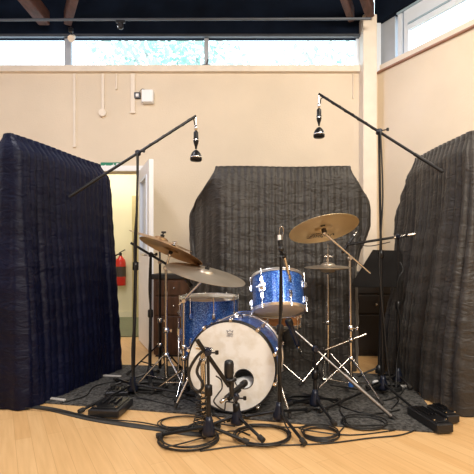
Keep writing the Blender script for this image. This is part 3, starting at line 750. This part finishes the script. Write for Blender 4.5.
# snare with a wooden shell behind
sc0 = P(276, 325.5, 3.28)
sn, *_ = drum('snare_drum', 'wooden snare drum seen just below the rack tom', sc0, V((0, .05, 1)), .178, .14, 8, roll=.1, mA='head', mB='head2', shell='maple', tl=.04)
g0 = V((sc0.x, sc0.y, RZ))
ss = thing('snare_stand', g0, 'chrome snare stand under the wooden snare drum', 'stand')
MB().cyl(g0+V((0, 0, .09)), g0+V((0, 0, sc0.z-.07)), .011).build('pole', 'chrome2', ss)
leg_parts(ss, g0, .16, [215, 335, 95], .22, .007, 'chrome2')
b = MB()
for a in (30, 150, 270):
    a = math.radians(a); dr = V((math.cos(a), math.sin(a), 0)); hz = sc0.z
    b.tube([g0+V((0, 0, hz-.08)), g0+dr*.10+V((0, 0, hz-.05)), g0+dr*.196+V((0, 0, hz-.022)), g0+dr*.199+V((0, 0, hz+.006))], .006, 8)
b.build('basket', 'chrome2', ss)

# ---------------------------------------------------------------- cymbals
def cymbal(name, label, c, n, R_, m, bow=.055, text=None, cat='cymbal', bell=.055, flip=1):
    c = V(c); n = V(n).normalized(); o = thing(name, c, label, cat)
    k = R_/.25; prof = []
    for i in range(15):
        r_ = R_*(1-i/14*(1-bell/R_*1.0))
        prof.append((r_, bow*R_*(1-(r_/R_)**2)*flip))
    z1 = prof[-1][1]
    for t in (.95, .85, .7, .5, .25, .1): prof.append((bell*t, z1+flip*.022*math.sqrt(1-t*t)))
    b = MB(); b.lathe(prof, c-n*bow*R_*.5*flip, n, 72, cap=False); 
    pr2 = [(r_, h-.0016) for r_, h in prof]; b.lathe(pr2, c-n*bow*R_*.5*flip, n, 72, cap=False)
    b.lathe([(R_, 0), (R_, -.0016)], c-n*bow*R_*.5*flip, n, 72, cap=False)
    return b.build('bronze_disc', m, o), o
def groove(mname, src):                                       # fine lathe grooves on a bronze
    m = M[src].copy(); m.name = mname; nt = m.node_tree; N, L = nt.nodes, nt.links
    b = [x for x in N if x.type == 'BSDF_PRINCIPLED'][0]
    b.inputs['Anisotropic'].default_value = .5
    return m
def wingnut(root, p, n, m='black'):
    n = V(n).normalized()
    MB().cyl(p, p+n*.022, .016).build('felt', 'felt', root)
    b = MB().cyl(p+n*.022, p+n*.045, .006); b.box(p+n*.042, (.036, .006, .016), bev=.002); b.build('wing_nut', m, root)
def cym_stand(label, c, poletop, tip, n, tail=None, angles=(90, 210, 330), ln=.28, rest=RZ, braces=True, m='chrome2', pr=.0125, name='cymbal_stand', mid=.45, tape=False):
    c = V(c); c.z = rest; poletop = V(poletop); tip = V(tip); root = thing(name, c, label, 'stand')
    a = c+V((0, 0, .06)); md = a.lerp(poletop, mid)
    MB().cyl(a, md, pr).cyl(md, poletop, pr*.76).build('pole', m, root)
    MB().lathe([(pr*1.1, -.02), (pr*1.6, -.017), (pr*1.6, .017), (pr*1.1, .02)], md, poletop-a, 14).cyl(md, md+V((.035, -.02, 0)), .004).box(md+V((.04, -.022, 0)), (.012, .008, .022), bev=.003).build('height_clamp', 'chrome', root)
    for an in angles:
        l = ln
        if isinstance(an, tuple): an, l = an
        an = math.radians(an); dr = V((math.cos(an), math.sin(an), 0)); hz = .24 if ln > .2 else .16
        p0 = c+dr*.018+V((0, 0, hz)); p1 = c+dr*l+V((0, 0, .014))
        q = MB().cyl(p0+V((0, 0, .004)), p1, .0065, n=10); q.build('leg', m, root); lgo = COL.objects[-1]
        MB().cyl(p1-(p1-p0).normalized()*.03, p1+(p1-p0).normalized()*.004, .0125).build('rubber_foot', 'rubber', lgo)
        MB().cyl(c+dr*.018+V((0, 0, .08)), p0.lerp(p1, .55), .005, n=8).build('brace', m, root)
    MB().lathe([(pr*1.2, 0), (pr*1.7, .004), (pr*1.7, .03), (pr*1.2, .034)], c+V((0, 0, .23)), n=14).build('leg_collar', 'chrome', root)
    n = V(n).normalized(); base = tip-n*.035
    dr = (base-poletop).normalized()
    MB().sph(poletop, .019, 8).cyl(poletop-V((0, .022, 0)), poletop+V((0, .022, 0)), .013).build('tilter', 'chrome', root)
    tl = V(tail) if tail else poletop
    MB().cyl(tl, base, .0075).build('boom_arm', 'chrome', root)
    MB().cyl(base, tip+n*.03, .005).build('threaded_rod', 'chrome', root)
    MB().sph(base, .013, 8).build('cymbal_tilter', 'chrome', root)
    MB().cyl(tip-n*.022, tip-n*.006, .015).build('lower_felt', 'felt', root)
    if tape: MB().cyl(c+V((0, 0, .055)), c+V((0, 0, .085)), pr*1.5).build('blue_tape', 'tape', root)
    return root
# crash right
nC = V((-.14, .335, .93)).normalized(); cC1 = P(323.5, 228.5, 2.90); RCr = .236
disc, cr_ = cymbal('crash_cymbal', 'golden crash cymbal seen from below at the right of the kit', cC1, nC, RCr, 'bronze')
x_ = V((1, 0, 0)); x_ = (x_-nC*x_.dot(nC)).normalized(); y_ = nC.cross(x_)   # pointing away/up in the picture
tx = text_mesh('lettering', 'Zildjian', .066, 'ink', cC1-nC*.009+x_*.0-y_*-.125, x_, -y_, cr_, depth=.001)
b = MB()
for k in range(5): b.cyl(cC1-nC*.010+x_*(-.075+k*.012)+y_*(.06), cC1-nC*.010+x_*(-.062+k*.012)+y_*(.048), .0012, n=5)
b.build('small_stamp', 'ink', cr_)
tipC = cC1+nC*.012
wingnut(cr_, cC1+nC*.02, nC)
MB().cyl(cC1-nC*.004, cC1-nC*.03, .017).build('black_sleeve', 'black', cr_)
cym_stand('chrome stand holding the golden crash cymbal', G(351, 2.95), P(350, 258, 2.95), cC1, nC, tail=P(370, 273, 2.97), angles=[(195, .30), (300, .27), (75, .27)], tape=True, m='chrome2')
st = [o for o in COL.objects if o.get('label') == 'chrome stand holding the golden crash cymbal'][0]
MB().cyl(P(325, 350, 2.93), P(366, 334, 2.93), .006).sph(P(351, 340, 2.935), .02).cyl(P(356, 338, 2.93), P(366, 334, 2.93), .0085).build('side_arm', 'chrome2', st)
# hi-hat
hc = P(328, 267, 3.24); hs = thing('hi_hat_stand', G(328, 3.24)+V((0, 0, RZ)), 'chrome hi-hat stand with a pedal beside the crash stand', 'stand')
hb = G(328, 3.24)+V((0, 0, RZ))
MB().cyl(hb+V((0, 0, .05)), hb+V((0, 0, .45)), .012).cyl(hb+V((0, 0, .45)), hc-V((0, 0, .05)), .009).build('pole', 'chrome2', hs)
MB().lathe([(.010, 0), (.026, .012), (.028, .02), (.01, .026)], hc-V((0, 0, .055)), n=16).build('cup', 'chrome', hs)
MB().cyl(hc-V((0, 0, .05)), hc+V((0, 0, .17)), .0035).build('pull_rod', 'chrome', hs)
leg_parts(hs, hb, .22, [205, 325, 90], .25, .007, 'chrome2')
b = MB().box(hb+V((0, .13, .05)), (.08, .26, .012), M3=Matrix.Rotation(.2, 3, 'X'), bev=.004).box(hb+V((0, .12, .008)), (.07, .3, .008)); b.build('pedal', 'chrome2', hs)
MB().lathe([(.012, -.015), (.015, -.012), (.015, .012), (.012, .015)], hb+V((0, 0, .45)), n=12).cyl(hb+V((0, 0, .45)), hb+V((-.04, -.02, .455)), .004).build('height_clamp', 'chrome', hs)
d1, hh1 = cymbal('hi_hat_cymbal', 'upper hi-hat cymbal clamped below the chrome clutch', hc+V((0, 0, .006)), (0, -.03, 1), .176, 'bronze_grey', bow=.10)
d2, hh2 = cymbal('hi_hat_cymbal', 'lower hi-hat cymbal lying upside down under the upper one', hc-V((0, 0, .014)), (0, -.03, 1), .176, 'bronze_grey', bow=.10, flip=-1)
b = MB().cyl(hc+V((0, 0, .03)), hc+V((0, 0, .10)), .010).cyl(hc+V((0, 0, .045)), hc+V((0, 0, .06)), .017).cyl(hc+V((-.03, 0, .08)), hc+V((.03, 0, .08)), .004).sph(hc+V((.03, 0, .08)), .008, 6); b.build('clutch', 'chrome', hh1)
# left pair
n2 = V((.37, .20, .93)).normalized(); c2 = P(171.5, 250.5, 3.06)
d_, o2 = cymbal('crash_cymbal', 'dark bronze crash cymbal seen from below, second from the top at the left', c2, n2, .240, 'bronze_dark'); wingnut(o2, c2+n2*.02, n2, 'chrome')
n1_ = V((.33, -.015, .945)).normalized(); c1 = P(161, 240, 3.28)
d_, o1 = cymbal('crash_cymbal', 'topmost thin bronze cymbal seen edge on at the left', c1, n1_, .248, 'bronze_dark'); wingnut(o1, c1+n1_*.02, n1_, 'black')
cym_stand('chrome stand at the left holding the second cymbal', G(166, 3.06), P(166, 268, 3.06), c2, n2, angles=[(200, .24), (-40, .22), (95, .22)], ln=.24)
cym_stand('black cymbal stand at the left behind the chrome one', G(160, 3.42), P(160, 262, 3.42), c1, n1_, angles=[(180, .26), (300, .2), (60, .26)], ln=.26, m='blackm')
# ride
n3 = V((.235, -.15, .95)).normalized(); c3 = P(206, 273, 2.93)
d_, o3 = cymbal('ride_cymbal', 'large grey bronze ride cymbal over the floor tom', c3, n3, .278, 'bronze_grey'); wingnut(o3, c3+n3*.02, n3, 'black')
cym_stand('chrome stand holding the large ride cymbal beside the floor tom', G(184, 2.96), P(184, 301, 2.96), c3, n3, tail=P(179, 305, 2.97), angles=[(185, .22), (262, .2), (60, .05)], ln=.19)

# ---------------------------------------------------------------- music stand, cabinets
mst = thing('music_stand', G(379, 3.38)+V((0, 0, RZ)), 'black music stand with a tilted desk between the two charcoal drapes', 'music stand')
q0, q1, q2, q3 = P(373, 250, 3.50), P(405, 251, 3.46), P(398, 287, 3.36), P(350, 287, 3.40)
MB().slab([q0, q1, q2, q3], (0, .006, .002)).build('desk', 'matte', mst)
MB().slab([q3, q2, q2+V((0, -.045, .0)), q3+V((0, -.045, .0))], (0, 0, .006)).build('ledge', 'matte', mst)
mb_ = G(379, 3.38)+V((0, 0, RZ)); MB().cyl(mb_+V((0, 0, .04)), P(382, 272, 3.46), .012).build('pole', 'blackm', mst)
MB().lathe([(.012, .03), (.03, .035), (.026, .08), (.012, .1)], mb_, n=16).build('hub', 'black', mst)
leg_parts(mst, mb_, .07, [180, 300, 60], .16, .008, 'blackm')
# left cabinet
def cabinet(label, x0_, x1_, y0_, y1_, h, m, mt, name='wooden_cabinet'):
    c = V(((x0_+x1_)/2, (y0_+y1_)/2, 0)); o = thing(name, c, label, 'cabinet'); w_, d_ = x1_-x0_, y1_-y0_
    MB().box(c+V((0, 0, h/2)), (w_, d_, h-.04), bev=.006).build('body', m, o)
    MB().box(c+V((0, 0, h-.01)), (w_+.06, d_+.04, .05), bev=.008).build('top', mt, o)
    MB().box(c+V((0, 0, .02)), (w_-.03, d_-.03, .04)).build('plinth', mt, o)
    for k, (za, zb) in enumerate(((.06, .5*h), (.52*h, .74*h), (.76*h, h-.05))):
        p = MB().box((c.x, y0_-.008, (za+zb)/2), (w_-.04, .016, zb-za), bev=.004).build('drawer' if k else 'door', m, o)
        MB().sph((c.x+(.0 if k else w_*.32), y0_-.026, (za+zb)/2), .012, 8).build('knob', 'chrome2', p)
cabinet('dark brown wooden cabinet with a black top behind the floor tom', -.80, -.40, 4.12, 4.50, .78, 'darkwood', 'black')
cabinet('near black wooden cabinet in the corner behind the music stand', 1.05, 1.62, 4.15, 4.55, .80, 'blackwood', 'black')

# ---------------------------------------------------------------- floor clutter
def weight(label, c, size, rot):
    c = V(c); o = thing('stage_box', c, label, 'box', None); w_, d_, h = size; R = Matrix.Rotation(rot, 3, 'Z')
    MB().box(c+V((0, 0, h/2)), (w_, d_, h), rot, bev=.006).build('body', 'black', o)
    MB().box(c+V((0, 0, h+.003)), (w_*.8, d_*.82, .006), rot, bev=.002).build('lid', 'blackm', o)
    for k in range(3):
        MB().box(c+R@V((-w_*.22+k*w_*.2, d_*.1, h+.012)), (w_*.08, d_*.45, .014), rot, bev=.003).build('rib', 'black', o)
    for sx_ in (-1, 1):
        MB().cyl(c+R@V((sx_*w_*.33, -d_*.33, h+.005)), c+R@V((sx_*w_*.33, -d_*.33, h+.012)), .008).build('screw', 'chrome2', o)
    return o
weight('flat black box at the left edge of the rug beside the cable strip', G(110, 2.60)+V((0, .03, RZ)), (.19, .24, .045), -.12)
weight('long flat black box at the front right corner of the rug', (1.085, 2.43, RZ), (.095, .30, .05), .16)
weight('smaller flat black box under the right charcoal drape beside the long one', (1.205, 2.52, 0.009), (.08, .2, .045), .16)
weight('small black box lying on the rug behind the left flat box', G(118, 2.95)+V((0, 0, RZ)), (.16, .10, .03), .1)
# rubber strip along the front-left
b = MB(); pts = cr([G(18, 2.745), G(50, 2.68), G(90, 2.52), G(125, 2.43), G(160, 2.36), G(190, 2.30), G(214, 2.28)], 8)
vs = []; 
for i, p in enumerate(pts):
    dv = (pts[min(i+1, len(pts)-1)]-pts[max(i-1, 0)]).normalized(); s_ = V((-dv.y, dv.x, 0))
    for a, z in ((-.030, .001), (-.018, .007), (.018, .007), (.030, .001)): vs.append(p+s_*a+V((0, 0, z)))
b.add(vs, [(4*i+k, 4*i+k+1, 4*i+k+5, 4*i+k+4) for i in range(len(pts)-1) for k in range(3)]+[(4*i, 4*i+4, 4*i+7, 4*i+3) for i in range(len(pts)-1)]+[(0, 1, 2, 3)])
tag(b.build('cable_cover', 'strip', loc=pts[0]), 'grey rubber cable strip curving over the floor from the navy-tinted drape', 'cable cover')
def floor_cable(label, pts2, r=.004, lift=.0, k=8):
    pts = [G(px, CH*F/(py-HY))+V((0, 0, r+.001+z)) for (px, py, *rest) in pts2 for z in [(rest[0] if rest else lift)]]
    o = MB().tube(cr(pts, k), r, 8).build('cable', 'cable', loc=(pts[0].x, pts[0].y, 0)); return tag(o, label, 'cable')
def coil(label, px, py, rx, turns, r=.0038, tail=None, seed=0, sq=1.0):
    rnd = random.Random(seed); d = CH*F/(py-HY); c = G(px, d); R_ = rx/F*d; pts = []
    ox = oy = 0
    for i in range(int(turns*14)+1):
        a = i/14*2*math.pi; 
        if i % 14 == 0: dx, dy, rr = rnd.uniform(-.014, .014), rnd.uniform(-.016, .016), R_*rnd.uniform(.90, 1.06)
        ox += (dx-ox)*.2; oy += (dy-oy)*.2
        if i == 0: cur = rr
        cur += (rr-cur)*.15
        pts.append(c+V((ox+cur*math.cos(a+seed), oy+cur*sq*math.sin(a+seed), r+.001+.0052*i/14)))
    if tail: pts += [G(x, CH*F/(y-HY))+V((0, 0, r+.001)) for x, y in tail]
    o = MB().tube(cr(pts, 4), r, 8).build('cable_coil', 'cable', loc=c); return tag(o, label, 'cable')
coil('flat cable coil under the nearest tripod stand', 190, 441, 30, 4.5, seed=1, tail=[(230, 432), (250, 436)], sq=.9)
coil('flat cable coil on the floor below the bass drum', 262, 438, 28, 4, seed=2, tail=[(300, 428), (318, 420)], sq=.9)
coil('flat cable coil on the floor right of the straight front stand', 322, 436, 19, 4, seed=3, tail=[(350, 436), (395, 431)], sq=.9)
coil('small cable coil lying across the front edge of the rug at the right', 364, 424, 22, 3, seed=4, tail=[(400, 425), (425, 418)], sq=.8)
coil('loose cable coil at the left front of the rug', 185, 424, 26, 2, seed=6, tail=[(215, 424), (235, 427)], sq=.7)
floor_cable('long cable snaking along the front of the floor from the coils to the right box', [(200, 452), (240, 447), (290, 446), (330, 444), (370, 439), (400, 436), (418, 430)])
floor_cable('cable crossing the floor from the cable strip to the stands', [(18, 410), (60, 413), (100, 421), (140, 425), (170, 430), (205, 428)], .004, .011)
floor_cable('cable curving over the rug beside the left box', [(60, 405, .008), (85, 398, .009), (95, 388, .009), (118, 383, .009), (150, 380, .009), (175, 384, .009)])
floor_cable('cable lying along the back of the rug at the left', [(118, 390, .009), (150, 386, .009), (165, 398, .009), (190, 402, .009), (225, 424, .004)])
floor_cable('thin cable curving from the rug over the wooden floor at the right', [(344, 400, .009), (340, 412, .009), (346, 424, .01), (338, 434, 0), (322, 441, 0)])
floor_cable('cable wandering over the rug behind the straight front stand', [(290, 395, .009), (320, 398, .009), (345, 410, .009), (372, 416, .009), (400, 412, .009)])
floor_cable('cable crossing the rug under the crash stand', [(330, 387, .009), (360, 392, .009), (380, 402, .009), (398, 398, .009), (405, 390, .009)])
for i, (lab, px, py, rx) in enumerate((('tangled cable heap at the foot of the music stand', 388, 391, 13), ('dark cable heap on the rug behind the left box', 150, 391, 18), ('cable bunch on the rug at the right of the bass drum', 300, 402, 15))):
    coil(lab, px, py, rx, 5, .005, seed=11+i, sq=.7).location.z += .009
o = thing('plug_adapter', G(376, 3.14)+V((0, 0, RZ)), 'small white plug adapter lying on the rug before the music stand', 'adapter')
MB().box(G(376, 3.14)+V((0, 0, .03)), (.045, .04, .04), .4, bev=.008).build('body', 'white', o)
MB().box(G(376, 3.14)+V((.05, .0, .028)), (.05, .05, .035), .1, bev=.008).build('plug', 'black', o)
# bass drum pedal behind (just seen) ------------------------------------------------
# ---------------------------------------------------------------- trees outside
def tree(label, x, y, zc, R_, n, seed):
    rnd = random.Random(seed); o = thing('tree', (x, y, 0), label, 'tree', 'trees outside the back window')
    b = MB().tube([(x, y, 0), (x+.1, y, zc*.5), (x, y, zc)], [.16, .12, .06], 8)
    for k in range(9):
        a = rnd.uniform(0, 6.28); q = V((x+math.cos(a)*R_*.8, y+math.sin(a)*R_*.5, zc+rnd.uniform(-.3, .7)*R_))
        b.tube(cr([(x, y, zc*rnd.uniform(.6, .95)), (x+math.cos(a)*R_*.35, y, zc*.95), q], 4), .035, 5)
    b.build('trunk', 'bark', o)
    b = MB()
    for i in range(n):
        d_ = V((rnd.gauss(0, 1), rnd.gauss(0, 1), rnd.gauss(0, 1))).normalized()*(rnd.random()**.45)*R_
        p = V((x, y, zc))+V((d_.x*1.25, d_.y, d_.z*.85)); u = V((rnd.gauss(0, 1), rnd.gauss(0, 1), rnd.gauss(0, 1))).normalized(); w_ = ortho(u)[0]; s_ = rnd.uniform(.05, .11)
        b.add([p-u*s_, p+w_*s_*.6, p+u*s_, p-w_*s_*.6], [(0, 1, 2, 3)])
    b.build('crown', 'leaf', o)
tree('pale leafy tree seen through the middle pane of the back window', -1.5, 9.6, 5.2, 1.5, 1700, 1)
tree('pale tree seen through the right pane of the back window', 2.5, 10.5, 5.4, 1.4, 560, 2)

# ---------------------------------------------------------------- light, world, camera
def area(name, loc, target, size, power, col, size_y=None):
    l = bpy.data.lights.new(name, 'AREA'); l.energy = power; l.color = col; l.size = size
    if size_y: l.shape = 'RECTANGLE'; l.size_y = size_y
    o = bpy.data.objects.new(name, l); COL.objects.link(o); o.location = loc
    o.rotation_euler = (V(target)-V(loc)).to_track_quat('-Z', 'Y').to_euler(); return o
area('hall_lamp_or_fill', (1.2, -1.0, 3.6), (.3, 3.2, .7), 1.4, 190, (1, .91, .77))
area('hall_lamp_or_fill', (-1.6, -1.2, 3.6), (-.3, 3.4, .8), 1.4, 36, (.92, .93, 1))
area('hall_lamp_or_fill', (-1.5, 2.5, 3.65), (-1.2, 3.4, 0),   .45, 34, (.97, .95, 1))
area('hall_lamp_or_fill', (1.5, 2.3, 3.65), (1.6, 3.6, .6), .7, 42, (1, .86, .66))
area('hall_lamp_or_fill', (.5, -3.0, 3.6), (.5, -5, 1.6), 1.6, 90, (1, .93, .85))  # added fill on the rear wall for chrome reflections, no lamp seen there
area('left_daylight', (-4.3, 2.6, 2.6), (0, 4.2, 1.5), 1.8, 26, (.72, .80, 1))
o = area('high_window_daylight', (-4.2, 1.0, 3.6), (1.88, 4.6, 2.55), .4, 1.5, (.55, .66, 1)); o.data.spread = math.radians(22)
area('corridor_lamp', (-1.9, 6.2, 2.55), (-1.9, 6.3, 0), .7, 22, (1, .94, .78))
w = bpy.data.worlds.new('World'); sc.world = w; w.use_nodes = True
bg = w.node_tree.nodes['Background']; bg.inputs[0].default_value = (.76, .90, 1, 1); bg.inputs[1].default_value = 3.4
cam = bpy.data.cameras.new('Camera'); co = bpy.data.objects.new('Camera', cam); COL.objects.link(co); sc.camera = co
cam.sensor_width = 36; cam.lens = F/474*36; cam.shift_y = (HY-237)/474
co.location = (0, 0, CH); co.rotation_euler = (math.pi/2, 0, 0); cam.clip_start = .05
sc.view_settings.view_transform = 'Standard'; sc.view_settings.look = 'None'; sc.view_settings.gamma = 1
sc.view_settings.exposure = 0.08
from collections import Counter
GN = {'microphone stand': 'microphone stands around the drum kit', 'microphone': 'microphones around the drum kit', 'cable': 'cables on the stands and the floor',
      'cymbal': 'cymbals of the drum kit', 'stand': 'chrome stands of the drum kit', 'drum': 'drums of the kit', 'drape': 'draped screens around the drum kit',
      'conduit': 'trunking on the back wall', 'box': 'flat black boxes on the rug', 'cabinet': 'cabinets behind the drum kit'}
for o in COL.objects:
    if o.get('category') in GN: o['group'] = GN[o['category']]
for o in COL.objects:
    if '_o' in o: del o['_o']
